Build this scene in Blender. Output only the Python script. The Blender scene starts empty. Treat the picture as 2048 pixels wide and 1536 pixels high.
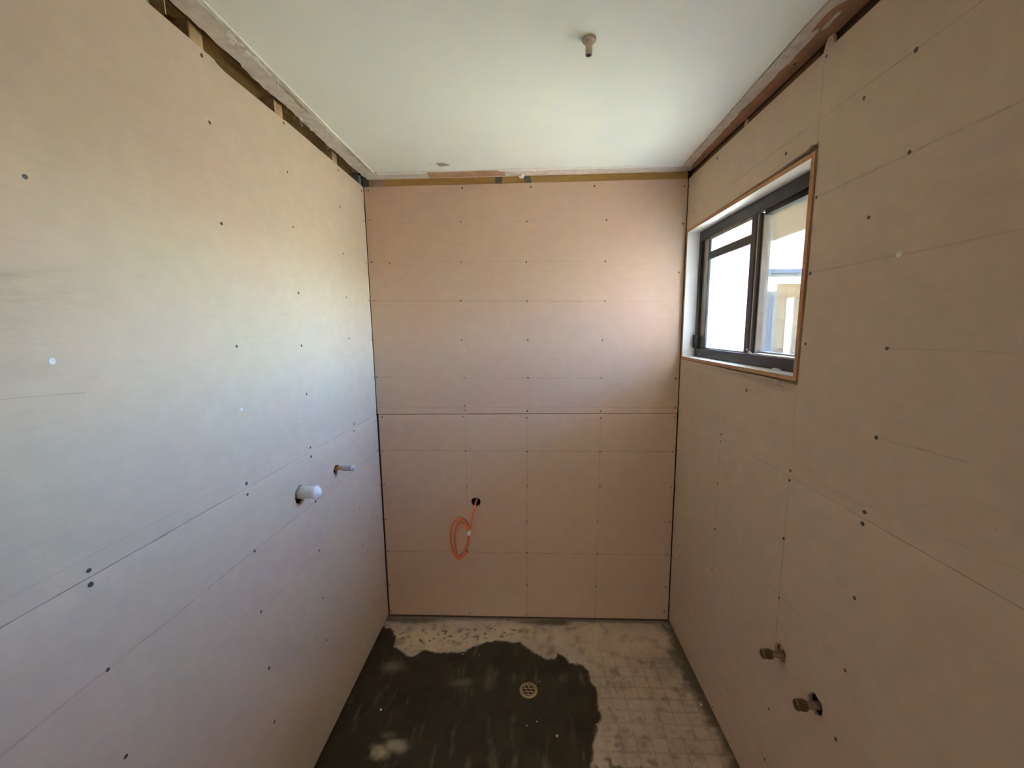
import bpy, bmesh, math, random
import numpy as np
from mathutils import Vector, Matrix
random.seed(7)
rng = np.random.RandomState(11)
SC = bpy.context.scene
COL = SC.collection

# ------------------------------------------------------------------ camera
cam_d = bpy.data.cameras.new('camera')
cam = bpy.data.objects.new('camera', cam_d)
COL.objects.link(cam)
cam_d.sensor_width = 36.0
cam_d.lens = 800.65 * 36.0 / 2048.0
cam_d.clip_start = 0.02
_p, _y, _r = -0.1378, -0.04115, -0.01163
_f = Vector((math.sin(_y) * math.cos(_p), math.cos(_y) * math.cos(_p), math.sin(_p)))
_rt = Vector((math.cos(_y), -math.sin(_y), 0))
_up = _rt.cross(_f)
_r2 = math.cos(_r) * _rt + math.sin(_r) * _up
_u2 = -math.sin(_r) * _rt + math.cos(_r) * _up
M = Matrix((_r2, _u2, -_f)).transposed().to_4x4()
M.translation = (0.8264, -2.1078, 1.6551)
cam.matrix_world = M
SC.camera = cam

# ------------------------------------------------------------------ sky, sun, exposure
SC.view_settings.view_transform = 'Standard'
SC.view_settings.look = 'None'
SC.view_settings.gamma = 1.0
SC.view_settings.use_curve_mapping = False
SC.view_settings.exposure = 6.4
wd = bpy.data.worlds.new('sky')
SC.world = wd
wd.use_nodes = True
nt = wd.node_tree
sky = nt.nodes.new('ShaderNodeTexSky')
sky.sky_type = 'NISHITA'
sky.sun_disc = False
sky.sun_elevation = math.radians(52)
sky.sun_rotation = math.radians(-12)
sky.dust_density = 0.4
sky.ozone_density = 3.0
bg = nt.nodes['Background']
bg.inputs['Strength'].default_value = 0.20
tint = nt.nodes.new('ShaderNodeMix')      # clear-day white balance: a bluer sky
tint.data_type = 'RGBA'; tint.blend_type = 'MULTIPLY'
tint.inputs['Factor'].default_value = 1.0
nt.links.new(sky.outputs['Color'], tint.inputs[6])
tint.inputs[7].default_value = (0.80, 0.985, 1.28, 1)
nt.links.new(tint.outputs[2], bg.inputs['Color'])
sun_d = bpy.data.lights.new('sun', 'SUN')
sun_d.energy = 1.9
sun_d.angle = math.radians(0.6)
sun_d.color = (1.0, 0.93, 0.80)
sun = bpy.data.objects.new('sun', sun_d)
COL.objects.link(sun)
sun.rotation_euler = Vector((-0.12, 0.60, 0.79)).to_track_quat('Z', 'Y').to_euler()
sun.location = (3, 3, 8)
# portal: guides sky sampling through the window opening (emits nothing itself)
pd = bpy.data.lights.new('window_portal', 'AREA')
pd.shape = 'RECTANGLE'
pd.size, pd.size_y = 0.62, 0.80
pd.cycles.is_portal = True
po = bpy.data.objects.new('window_portal', pd)
COL.objects.link(po)
po.location = (1.76, -0.46, 1.81)
po.rotation_euler = (0, math.radians(90), 0)
hd = bpy.data.lights.new('hall_fill', 'AREA')  # added fill lamp in an unseen hall, no known source
hd.shape = 'RECTANGLE'
hd.size, hd.size_y = 1.2, 1.3
hd.energy = 0.30
hd.color = (1.0, 0.93, 0.84)
ho = bpy.data.objects.new('hall_fill', hd)
COL.objects.link(ho)
ho.location = (0.9, -5.0, 1.4)
ho.rotation_euler = (math.radians(90), 0, 0)
try:
    SC.cycles.use_denoising = True
    SC.cycles.max_bounces = 12
    SC.cycles.diffuse_bounces = 7
    SC.cycles.use_adaptive_sampling = True
    SC.cycles.adaptive_threshold = 0.04
    SC.cycles.transparent_max_bounces = 12
    SC.cycles.sample_clamp_indirect = 6
except Exception:
    pass

W = 1.616      # room width
T = 2.370      # top of the wall sheets
H = 2.405      # ceiling
FZ = -0.012    # floor
YB = -2.75     # wall behind the camera

# ------------------------------------------------------------------ helpers
def link(o, parent=None):
    COL.objects.link(o)
    if parent is not None:
        o.parent = parent
    return o

def obj(name, bm, mats, parent=None, smooth=False):
    me = bpy.data.meshes.new(name)
    bmesh.ops.recalc_face_normals(bm, faces=bm.faces)
    bm.to_mesh(me)
    bm.free()
    if not isinstance(mats, (list, tuple)):
        mats = [mats]
    for m in mats:
        me.materials.append(m)
    if smooth:
        for p in me.polygons:
            p.use_smooth = True
    return link(bpy.data.objects.new(name, me), parent)

def empty(name, loc=(0, 0, 0), parent=None):
    o = bpy.data.objects.new(name, None)
    o.empty_display_size = 0.05
    o.location = loc
    return link(o, parent)

def tag(o, label, cat=None, group=None, kind=None):
    o['label'] = label
    if cat: o['category'] = cat
    if group: o['group'] = group
    if kind: o['kind'] = kind
    return o

def setting(o, label, cat):
    return tag(o, label, cat, kind='structure')

def box(bm, a, b, mat=0):
    x0, y0, z0 = a; x1, y1, z1 = b
    vs = [bm.verts.new(p) for p in ((x0,y0,z0),(x1,y0,z0),(x1,y1,z0),(x0,y1,z0),(x0,y0,z1),(x1,y0,z1),(x1,y1,z1),(x0,y1,z1))]
    fs = []
    for q in ((0,3,2,1),(4,5,6,7),(0,1,5,4),(1,2,6,5),(2,3,7,6),(3,0,4,7)):
        f = bm.faces.new([vs[i] for i in q]); f.material_index = mat; fs.append(f)
    return fs

def bx(a, b):
    bm = bmesh.new(); box(bm, a, b); return bm

def bevel(bm, w, seg=1):
    bmesh.ops.bevel(bm, geom=list(bm.edges), offset=w, segments=seg, affect='EDGES', profile=0.6)
    return bm

def frame_of(d):
    d = Vector(d).normalized()
    a = Vector((0, 0, 1)) if abs(d.z) < 0.9 else Vector((1, 0, 0))
    u = d.cross(a).normalized()
    return d, u, d.cross(u)

def lathe(bm, o, d, prof, n=20, ph=0.0, caps=True):
    """profile of (distance along d, radius) turned about the axis o + t d"""
    d, u, v = frame_of(d); o = Vector(o)
    rings = []
    for t, r in prof:
        rings.append([bm.verts.new(o + d * t + (u * math.cos(ph + 2*math.pi*k/n) + v * math.sin(ph + 2*math.pi*k/n)) * r) for k in range(n)])
    for A, B in zip(rings, rings[1:]):
        for k in range(n):
            bm.faces.new((A[k], A[(k+1) % n], B[(k+1) % n], B[k]))
    for R in (rings[0], rings[-1]) if caps else ():
        try: bm.faces.new(R)
        except ValueError: pass
    return bm

def tube(bm, pts, r, n=8, closed=False):
    pts = [Vector(p) for p in pts]
    rings = []; u = None
    rr = r if isinstance(r, (list, tuple)) else [r] * len(pts)
    for i, p in enumerate(pts):
        if closed: t = pts[(i+1) % len(pts)] - pts[i-1]
        else: t = pts[min(i+1, len(pts)-1)] - pts[max(i-1, 0)]
        t.normalize()
        if u is None: _, u, v = frame_of(t)
        else:
            u = (u - t * u.dot(t)).normalized(); v = t.cross(u)
        rings.append([bm.verts.new(p + (u*math.cos(2*math.pi*k/n) + v*math.sin(2*math.pi*k/n)) * rr[i]) for k in range(n)])
    prs = list(zip(rings, rings[1:] + ([rings[0]] if closed else [])))
    for A, B in prs[:len(rings) if closed else len(rings)-1]:
        for k in range(n):
            bm.faces.new((A[k], A[(k+1) % n], B[(k+1) % n], B[k]))
    if not closed:
        bm.faces.new(rings[0]); bm.faces.new(rings[-1])
    return bm

def spline(ctrl, per=8):
    P = [Vector(c) for c in ctrl]; out = []
    for i in range(len(P) - 1):
        a, b, c, d = P[max(i-1, 0)], P[i], P[i+1], P[min(i+2, len(P)-1)]
        for k in range(per):
            t = k / per
            out.append(0.5*((2*b) + (c-a)*t + (2*a-5*b+4*c-d)*t*t + (3*b-a-3*c+d)*t**3))
    out.append(P[-1])
    return out

def prism(bm, pts, axis, a, b):
    """polygon given in the two other axes, extruded along axis from a to b"""
    def P(u, v, w):
        return {0: (w, u, v), 1: (u, w, v), 2: (u, v, w)}[axis]
    A = [bm.verts.new(P(u, v, a)) for u, v in pts]
    B = [bm.verts.new(P(u, v, b)) for u, v in pts]
    bm.faces.new(A); bm.faces.new(B)
    n = len(pts)
    for i in range(n):
        bm.faces.new((A[i], A[(i+1) % n], B[(i+1) % n], B[i]))
    return bm

def strip(bm, cols, z0, z1):
    """ragged band: cols = [(x_a, y_a, x_b, y_b)...] joined as quads between z0 and z1"""
    rows = []
    for (xa, ya, xb, yb) in cols:
        rows.append([bm.verts.new((xa, ya, z0)), bm.verts.new((xb, yb, z0)), bm.verts.new((xb, yb, z1)), bm.verts.new((xa, ya, z1))])
    for A, B in zip(rows, rows[1:]):
        for k in range(4):
            bm.faces.new((A[k], A[(k+1) % 4], B[(k+1) % 4], B[k]))
    bm.faces.new(rows[0]); bm.faces.new(rows[-1])
    return bm

def cut(o, cutters):
    bpy.context.view_layer.update()
    for bm in cutters:
        bmesh.ops.recalc_face_normals(bm, faces=bm.faces)
        me = bpy.data.meshes.new('cutter'); bm.to_mesh(me); bm.free()
        c = bpy.data.objects.new('cutter', me); COL.objects.link(c)
        m = o.modifiers.new('b', 'BOOLEAN'); m.operation = 'DIFFERENCE'; m.solver = 'EXACT'; m.object = c
        bpy.context.view_layer.update()
        new = bpy.data.meshes.new_from_object(o.evaluated_get(bpy.context.evaluated_depsgraph_get()))
        o.modifiers.clear()
        old = o.data; o.data = new; new.name = old.name
        bpy.data.objects.remove(c); bpy.data.meshes.remove(me); bpy.data.meshes.remove(old)

# ------------------------------------------------------------------ materials
class NT:
    def __init__(s, name):
        s.m = bpy.data.materials.new(name); s.m.use_nodes = True
        s.t = s.m.node_tree; s.b = s.t.nodes['Principled BSDF']
        s.out = s.t.nodes['Material Output']
    def n(s, typ, ins=None, **kw):
        nd = s.t.nodes.new(typ)
        for k, v in kw.items(): setattr(nd, k, v)
        for k, v in (ins or {}).items(): s.set(nd.inputs[k], v)
        return nd
    def set(s, sock, v):
        if isinstance(v, bpy.types.NodeSocket): s.t.links.new(v, sock)
        else: sock.default_value = v
    def math(s, op, a, b=None, c=None, clamp=False):
        nd = s.n('ShaderNodeMath', operation=op, use_clamp=clamp)
        for i, v in enumerate((a, b, c)):
            if v is not None: s.set(nd.inputs[i], v)
        return nd.outputs[0]
    def noise(s, scale, detail=4, rough=0.55, vec=None, mapping=None):
        if vec is None: vec = s.co
        if mapping:
            vec = s.n('ShaderNodeMapping', {'Vector': vec, 'Scale': mapping}).outputs[0]
        return s.n('ShaderNodeTexNoise', {'Vector': vec, 'Scale': scale, 'Detail': detail, 'Roughness': rough}).outputs['Fac']
    @property
    def co(s):
        if not hasattr(s, '_co'): s._co = s.n('ShaderNodeTexCoord').outputs['Object']
        return s._co
    def ramp(s, fac, stops):
        nd = s.n('ShaderNodeValToRGB', {'Fac': fac}); el = nd.color_ramp.elements
        while len(el) < len(stops): el.new(0.5)
        for e, (p, c) in zip(el, stops):
            e.position = p; e.color = (*c, 1) if len(c) == 3 else c
        return nd.outputs[0]
    def mix(s, f, a, b, mode='MIX'):
        nd = s.n('ShaderNodeMix', data_type='RGBA', blend_type=mode)
        s.set(nd.inputs['Factor'], f)
        for k, v in ((6, a), (7, b)):
            if isinstance(v, tuple) and len(v) == 3: v = (*v, 1)
            s.set(nd.inputs[k], v)
        return nd.outputs[2]
    def base(s, c, rough=0.8, metal=0.0, spec=None):
        if isinstance(c, tuple) and len(c) == 3: c = (*c, 1)
        s.set(s.b.inputs['Base Color'], c); s.set(s.b.inputs['Roughness'], rough)
        s.b.inputs['Metallic'].default_value = metal
        if spec is not None: s.b.inputs['Specular IOR Level'].default_value = spec
        return s
    def bump(s, h, strength=0.2, dist=0.002):
        nd = s.n('ShaderNodeBump', {'Height': h, 'Strength': strength, 'Distance': dist})
        s.set(s.b.inputs['Normal'], nd.outputs[0])
        return s

def sheet_mat(name, ax, base, lines, smears=()):
    """fibre cement lining: mottled dusty pink-beige with pencil marks and drawn joint lines; ax = the wall's across axis"""
    N = NT(name)
    sep = N.n('ShaderNodeSeparateXYZ', {0: N.co})
    u, v = sep.outputs[ax], sep.outputs[2]
    n1 = N.noise(2.6, 4); n2 = N.noise(19, 5, 0.6); n3 = N.noise(260, 2)
    fib = N.noise(9, 4, 0.6, mapping=(1, 1, 9) if ax == 0 else (1, 1, 9))
    c = N.ramp(n1, [(0.30, tuple(x * f for x, f in zip(base, (1.03, .965, .97)))), (0.52, base), (0.72, tuple(x * f for x, f in zip(base, (.97, 1.01, .95))))])
    c = N.mix(N.math('MULTIPLY', N.math('SUBTRACT', n2, 0.42, clamp=True), 0.8), c, tuple(x * 1.28 for x in base))
    c = N.mix(N.math('MULTIPLY', N.math('SUBTRACT', 0.47, fib, clamp=True), 0.9), c, tuple(x * .72 for x in base))
    # a paler dusty band along the recessed joint
    jd = N.math('ABSOLUTE', N.math('SUBTRACT', v, 1.196))
    jb = N.math('MULTIPLY', N.math('SUBTRACT', 1.0, N.math('DIVIDE', jd, 0.075), clamp=True), N.math('MULTIPLY', n2, 0.42))
    c = N.mix(jb, c, tuple(x * 1.25 for x in base))
    # dark specks
    sp = N.n('ShaderNodeTexVoronoi', {'Vector': N.co, 'Scale': 30.0}, feature='F1')
    spm = N.math('MULTIPLY', N.math('LESS_THAN', sp.outputs['Distance'], 0.045), N.math('GREATER_THAN', n2, 0.60))
    c = N.mix(N.math('MULTIPLY', spm, 0.5), c, tuple(x * .35 for x in base))
    uv = N.n('ShaderNodeCombineXYZ', {0: u, 1: v}).outputs[0]
    wob = N.math('MULTIPLY', N.math('SUBTRACT', N.noise(5, 2), 0.5), 0.010)
    brk = N.noise(16, 3, 0.7)
    tot = None
    for (u0, v0, u1, v1, w, s) in lines:
        d = Vector((u1-u0, v1-v0)); L = d.length; d /= L
        r = N.n('ShaderNodeVectorMath', {0: uv, 1: (u0, v0, 0)}, operation='SUBTRACT').outputs[0]
        a = N.n('ShaderNodeVectorMath', {0: r, 1: (d.x, d.y, 0)}, operation='DOT_PRODUCT').outputs['Value']
        b = N.n('ShaderNodeVectorMath', {0: r, 1: (-d.y, d.x, 0)}, operation='DOT_PRODUCT').outputs['Value']
        m = N.math('SUBTRACT', 1.0, N.math('DIVIDE', N.math('ABSOLUTE', N.math('ADD', b, wob)), w), clamp=True)
        e = N.math('MULTIPLY', N.math('GREATER_THAN', a, 0.0), N.math('LESS_THAN', a, L))
        m = N.math('MULTIPLY', N.math('MULTIPLY', m, e), s)
        tot = m if tot is None else N.math('MAXIMUM', tot, m)
    if tot is not None:
        tot = N.math('MULTIPLY', tot, N.math('MULTIPLY', N.math('SUBTRACT', brk, 0.25, clamp=True), 2.2, clamp=True))
        c = N.mix(tot, c, tuple(x * f for x, f in zip(base, (.30, .27, .29))))
    for (u0, v0, u1, v1, w, s) in smears:       # rubbed dirt, broad and streaky
        d = Vector((u1-u0, v1-v0)); L = d.length; d /= L
        r = N.n('ShaderNodeVectorMath', {0: uv, 1: (u0, v0, 0)}, operation='SUBTRACT').outputs[0]
        a = N.n('ShaderNodeVectorMath', {0: r, 1: (d.x, d.y, 0)}, operation='DOT_PRODUCT').outputs['Value']
        b = N.n('ShaderNodeVectorMath', {0: r, 1: (-d.y, d.x, 0)}, operation='DOT_PRODUCT').outputs['Value']
        m = N.math('SUBTRACT', 1.0, N.math('DIVIDE', N.math('ABSOLUTE', b), w), clamp=True)
        e = N.math('MULTIPLY', N.math('MULTIPLY', N.math('DIVIDE', a, 0.05), 1.0, clamp=True), N.math('DIVIDE', N.math('SUBTRACT', L, a), L * 0.5, clamp=True))
        st = N.math('MULTIPLY', N.math('SUBTRACT', N.noise(30, 4, 0.7, mapping=(1, 1, 5)), 0.30, clamp=True), 3.0, clamp=True)
        m = N.math('MULTIPLY', N.math('MULTIPLY', m, e), N.math('MULTIPLY', st, s))
        c = N.mix(m, c, tuple(x * .42 for x in base))
    N.base(c, 0.86, spec=0.25)
    N.bump(N.math('ADD', N.math('MULTIPLY', n3, 0.4), n2), 0.10, 0.0015)
    return N.m

def wood_mat(name, c0, c1, ax=1, rough=0.75):
    N = NT(name)
    mp = [14, 14, 14]; mp[ax] = 1.2
    g = N.noise(5, 6, 0.65, mapping=tuple(mp))
    k = N.noise(7, 2)
    c = N.ramp(g, [(0.3, c0), (0.65, c1)])
    c = N.mix(N.math('MULTIPLY', N.math('SUBTRACT', k, 0.62, clamp=True), 4.0, clamp=True), c, tuple(x * .35 for x in c0))
    N.base(c, rough, spec=0.3); N.bump(g, 0.15, 0.001)
    return N.m

def plain(name, c, rough=0.7, metal=0.0, var=0.12, scale=18, spec=None, bump=0.08):
    N = NT(name)
    n = N.noise(scale, 4)
    col = N.ramp(n, [(0.3, tuple(x * (1 - var) for x in c)), (0.7, tuple(min(1, x * (1 + var)) for x in c))])
    N.base(col, rough, metal, spec); N.bump(n, bump, 0.001)
    return N.m

BASE = (0.61, 0.478, 0.350)
BASE_E = (0.60, 0.425, 0.305)     # browner base colour for the end wall's sheets
LINES_L = [(-1.62,1.003,-0.005,1.000,.0022,.8),(-1.02,.798,-.70,.798,.002,.5),(-1.32,.800,-1.15,.797,.002,.30),(-.75,.420,-.60,.408,.003,.4),(-.90,.435,-.66,.410,.002,.35),
           (-1.60,1.557,-1.40,1.545,.0018,.45),(-1.60,1.240,-.9,1.240,.0015,.45),(-1.65,1.2,-1.28,1.2,.0017,1.0),(-1.28,1.2,-.9,1.2,.0014,.5),(-.35,.60,-.02,.60,.002,.25),(-.6,.60,-.3,.598,.002,.25)]
SM_L = [(-1.66,1.712,-1.36,1.775,.014,.42),(-1.66,1.705,-1.28,1.735,.035,.25),(-1.66,1.65,-1.35,1.69,.05,.25),(-1.66,1.60,-1.35,1.60,.03,.2)]
LINES_E = [(.115,2.197,.25,2.195,.0022,.5),(.76,2.19,.86,2.187,.003,.35),(.01,2.004,.19,1.999,.003,.45),(.356,2.000,1.125,1.988,.0022,.38),(.02,1.807,1.17,1.789,.0022,.85),(1.17,1.789,1.58,1.784,.0018,.35),
           (.003,1.602,.06,1.601,.002,.5),(.005,1.403,.195,1.402,.003,.75),(.485,1.397,1.21,1.391,.0024,.62),(1.21,1.391,1.35,1.391,.002,.25),
           (.008,.998,1.6,.990,.0030,.72),(.008,.401,1.6,.397,.0032,.66),(.06,.797,.14,.796,.002,.4),(.812,.200,1.594,.203,.002,.28),
           (.004,1.2355,1.61,1.2325,.0020,.75),(.01,1.166,1.61,1.164,.0016,.28),(.483,1.18,.482,.65,.0022,.62),(.482,.64,.478,.018,.0022,.25),(.818,1.18,.811,.017,.0028,.58),(1.211,1.18,1.199,.017,.0024,.50)]  # two soft lines here paint the shading of the tapered joint edges
LINES_L = [(a, b, c, d, w * (1.7 if b < 1.19 else 1), k * (.65 if b < 1.19 else 1)) for a, b, c, d, w, k in LINES_L]
LINES_E = [(a, b, c, d, w * 1.4, k * (.85 if b < 1.19 else .66)) for a, b, c, d, w, k in LINES_E]
LINES_R = [(-1.45,2.210,-.35,2.197,.0024,.62),(-1.40,2.006,-.92,2.000,.0026,.70),(-1.42,1.803,-.93,1.799,.0024,.55),(-1.42,1.606,-1.19,1.602,.0024,.40),(-1.38,1.406,-1.19,1.400,.0022,.6),
           (-.907,2.33,-.906,2.15,.0024,.72),(-.907,1.48,-.915,1.26,.0022,.65),(-.913,1.17,-.914,.64,.0030,.72),(-.475,1.17,-.480,.38,.0032,.45),
           (-1.0,.203,-.02,.219,.0036,.65),(-1.22,.815,-.66,.805,.0026,.40),(-1.45,.60,-.96,.605,.0026,.38),(-.22,.786,0.0,.787,.0026,.45),(-1.5,1.262,-1.05,1.225,.0020,.30),(-1.6,.405,-1.1,.40,.003,.28),(-1.6,1.2,-1.0,1.2,.0018,.5),(-1.0,1.2,-.6,1.2,.0016,.3)]
LINES_R = [(a, b, c, d, w * 1.4, k * .8) for a, b, c, d, w, k in LINES_R]
SM_R = [(-.95,1.478,-.02,1.470,.018,.55),(-.03,1.45,-.50,1.40,.06,.25),(-.90,1.466,-.70,1.466,.02,.8),(-.914,2.17,-.905,1.49,.012,.5)]
m_sheet_l = sheet_mat('fibre_cement_left', 1, BASE, LINES_L, SM_L)
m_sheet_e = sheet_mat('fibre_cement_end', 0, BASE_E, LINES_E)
m_sheet_r = sheet_mat('fibre_cement_right', 1, BASE, LINES_R, SM_R)
m_sheet_b = sheet_mat('fibre_cement_rear', 0, BASE, [])
m_core = plain('sheet_edge', (.55, .48, .42), .9)
m_screw = plain('screw_grey', (.10, .09, .085), .55, .3)
m_screw_lt = plain('screw_filled_white', (.80, .80, .80), .8)
m_hole = plain('hole_shade_dark', (.05, .035, .025), .95)  # nail hole discs; the colour stands in for the shade inside
m_stud = wood_mat('stud_pine', (.42, .26, .12), (.62, .43, .24), 2)
m_plate_br = wood_mat('top_plate_brown', (.46, .27, .09), (.62, .40, .16), 1)
m_plate_dk = wood_mat('top_plate_dark', (.055, .032, .016), (.10, .06, .032), 1)
m_plate_yl = wood_mat('plate_yellow', (.42, .25, .075), (.56, .36, .13), 0)
m_plate_pk = wood_mat('block_pink', (.42, .29, .20), (.52, .38, .28), 0)
m_packer = plain('packer_greygreen', (.20, .21, .17), .6, .2)
m_backing = plain('cavity_backing', (.05, .032, .02), .95)  # coloured near-black to imitate shade inside the wall cavity
m_strap = plain('galvanised_strap', (.20, .19, .17), .45, .6)
m_wood_win = wood_mat('window_lining_timber', (.42, .20, .085), (.56, .31, .15), 1, .6)
m_wood_win_v = wood_mat('window_lining_timber_upright', (.42, .20, .085), (.56, .31, .15), 2, .6)
m_white = plain('white_paint', (.84, .80, .73), .45, var=.03)
m_alu = plain('bronze_aluminium', (.040, .036, .034), .38, .35, var=.15)
m_alu_lt = plain('aluminium_edge', (.42, .37, .30), .4, .5)
m_seal = plain('rubber_seal', (.02, .02, .02), .6)
m_skin = plain('ceiling_white', (.84, .87, .81), .72, var=.012, scale=6, bump=.03)
m_ceilboard = plain('ceiling_board_grey', (.36, .33, .28), .95)
m_plaster = plain('old_plaster', (.68, .63, .56), .92, var=.16, scale=35, bump=.5)
m_plaster_wh = plain('plaster_white', (.86, .84, .78), .9, var=.06, scale=60, bump=.5)
m_plaster_dk = plain('plaster_grey', (.40, .35, .28), .92, var=.25, scale=45, bump=.5)
m_paper = plain('brown_paper', (.42, .225, .125), .9, var=.18, scale=12)
m_paper_lt = plain('pink_paper', (.52, .31, .20), .9, var=.15, scale=14)
m_fibre = plain('plaster_fibre', (.85, .80, .70), .8)
m_brass = plain('dull_brass', (.24, .17, .08), .38, .85, var=.3)
m_brass_br = plain('bright_brass', (.62, .36, .10), .28, .9, var=.15)
m_copper = plain('grey_copper', (.38, .32, .26), .40, .75, var=.25)
m_pvc = plain('pvc_white', (.74, .76, .80), .45, var=.04)
m_pvc_cap = plain('pvc_cap_white', (.84, .86, .90), .45, var=.03)
m_grey_fit = plain('grey_plastic_fitting', (.40, .40, .40), .5)
m_conduit = plain('grey_conduit', (.45, .46, .44), .5)
m_nickel = plain('tarnished_nickel', (.44, .38, .30), .36, .85, var=.25)
m_bore = plain('bore_dark', (.03, .02, .015), .9)
m_cable = plain('orange_cable', (.82, .19, .055), .45, var=.06)
m_cable_cut = plain('cable_cut_end', (.08, .03, .02), .6)
m_tape = plain('white_tape', (.82, .76, .66), .6)
m_drain = plain('drain_brass', (.48, .36, .20), .42, .55, var=.22, scale=60)
m_crumb = plain('plaster_crumb', (.75, .70, .60), .9)

def pane_mat(name, tint, trans, transl, gloss):
    N = NT(name)
    tr = N.n('ShaderNodeBsdfTransparent', {'Color': (*tint, 1)})
    tl = N.n('ShaderNodeBsdfTranslucent', {'Color': (*tint, 1)})
    gl = N.n('ShaderNodeBsdfGlossy', {'Color': (1, 1, 1, 1), 'Roughness': 0.02})
    a = N.n('ShaderNodeMixShader', {0: transl, 1: tr.outputs[0], 2: tl.outputs[0]})
    fr = N.n('ShaderNodeFresnel', {'IOR': 1.45})
    b = N.n('ShaderNodeMixShader', {0: N.math('MULTIPLY', fr.outputs[0], gloss), 1: a.outputs[0], 2: gl.outputs[0]})
    N.set(N.out.inputs['Surface'], b.outputs[0])
    return N, tl
N, _ = pane_mat('clear_glass', (.56, .55, .53), 1, 0.008, 0.8)
m_glass = N.m
N, _ = pane_mat('obscure_glass', (.97, .98, .97), 1, 0.18, 0.5)
m_obscure = N.m
N, tl = pane_mat('textured_glass', (.95, .96, .96), 1, 0.40, 0.5)
vor = N.n('ShaderNodeTexVoronoi', {'Vector': N.co, 'Scale': 90.0})
sep = N.n('ShaderNodeSeparateXYZ', {0: N.co})
near = N.math('MULTIPLY', N.math('SUBTRACT', -0.28, sep.outputs[1]), 5.0, clamp=True)
dr = N.math('MULTIPLY', N.math('LESS_THAN', vor.outputs['Distance'], 0.30), N.math('MULTIPLY', near, N.noise(14, 3)))
N.set(tl.inputs['Color'], N.mix(dr, (.93, .96, .98), (.30, .32, .36)))
m_textured = N.m

# ------------------------------------------------------------------ the room: framing, sheets, ceiling, floor
def screws(parents, pts, place, mat, r=0.0043):
    """one screw head per mark, parented to the sheet it holds (upper or lower)"""
    bm = bmesh.new()
    lathe(bm, (0, 0, -.0004), (0, 0, 1), [(0, r * 1.05), (.0011, r), (.0013, r * .62), (.0007, r * .42)], 10)
    bmesh.ops.recalc_face_normals(bm, faces=bm.faces)
    me = bpy.data.meshes.new('screw'); bm.to_mesh(me); bm.free(); me.materials.append(mat)
    for a, z in pts:
        loc, nrm = place(a, z)
        o = bpy.data.objects.new('screw', me)
        o.location = loc
        o.rotation_euler = Vector(nrm).to_track_quat('Z', 'Y').to_euler()
        s = random.uniform(.85, 1.15)
        o.scale = (s, s * random.uniform(.85, 1.15), 1)
        link(o, parents[0] if z > 1.2 else parents[1])

JT = 0.034   # tapered edge width at the joint
JD = 0.0016  # taper depth
TH = 0.010   # sheet thickness
def sheet(name, ax, side, a0, a1, z0, z1, mats, parent, taper):
    """lining sheet. ax 1: plane x=side, spans y; ax 0: plane y=side, spans x; front faces the room"""
    prof = [(0, z0), (0, z1)]
    if taper == 'bottom': prof = [(JD, z0), (0, z0 + JT), (0, z1)]
    if taper == 'top': prof = [(0, z0), (0, z1 - JT), (JD, z1)]
    prof = prof + [(TH, z1), (TH, z0)]
    bm = bmesh.new()
    def P(a, d, z):
        if ax == 1: return ((-d if side < .5 else side + d), a, z)
        return (a, side + d, z)
    A = [bm.verts.new(P(a0, d, z)) for d, z in prof]
    B = [bm.verts.new(P(a1, d, z)) for d, z in prof]
    bm.faces.new(A); bm.faces.new(B)
    n = len(prof)
    for i in range(n):
        bm.faces.new((A[i], A[(i+1) % n], B[(i+1) % n], B[i]))
    return obj(name, bm, mats, parent)

def circ(o, d, r, n=22, jit=0.0, L=0.05):
    bm = bmesh.new()
    d, u, v = frame_of(d); o = Vector(o)
    rs = [r * (1 + random.uniform(-jit, jit)) for _ in range(n)]
    A = [bm.verts.new(o - d * L + (u*math.cos(2*math.pi*k/n) + v*math.sin(2*math.pi*k/n)) * rs[k]) for k in range(n)]
    B = [bm.verts.new(o + d * L + (u*math.cos(2*math.pi*k/n) + v*math.sin(2*math.pi*k/n)) * rs[k]) for k in range(n)]
    bm.faces.new(A); bm.faces.new(B)
    for k in range(n): bm.faces.new((A[k], A[(k+1) % n], B[(k+1) % n], B[k]))
    return bm

# --- left wall
wl = empty('wall_left'); setting(wl, 'left wall of bare pinkish beige cement sheets with exposed timber framing along its top', 'wall')
obj('backing_board', bx((-.116, YB, FZ), (-.104, .112, 2.474)), m_backing, wl)
s_lu = sheet('lining_sheet', 1, 0, YB, -.0015, 1.2004, T, m_sheet_l, wl, 'bottom')
s_ll = sheet('lining_sheet', 1, 0, YB, -.0015, .004, 1.1996, m_sheet_l, wl, 'top')
WASTE = (-.752, 1.075); WATER = (-.487, 1.070)
cut(s_ll, [circ((0, WASTE[0] - .008, WASTE[1] - .006), (1, 0, 0), .034, jit=.06), circ((0, WATER[0] - .004, WATER[1] - .008), (1, 0, 0), .019, jit=.1)])
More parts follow.
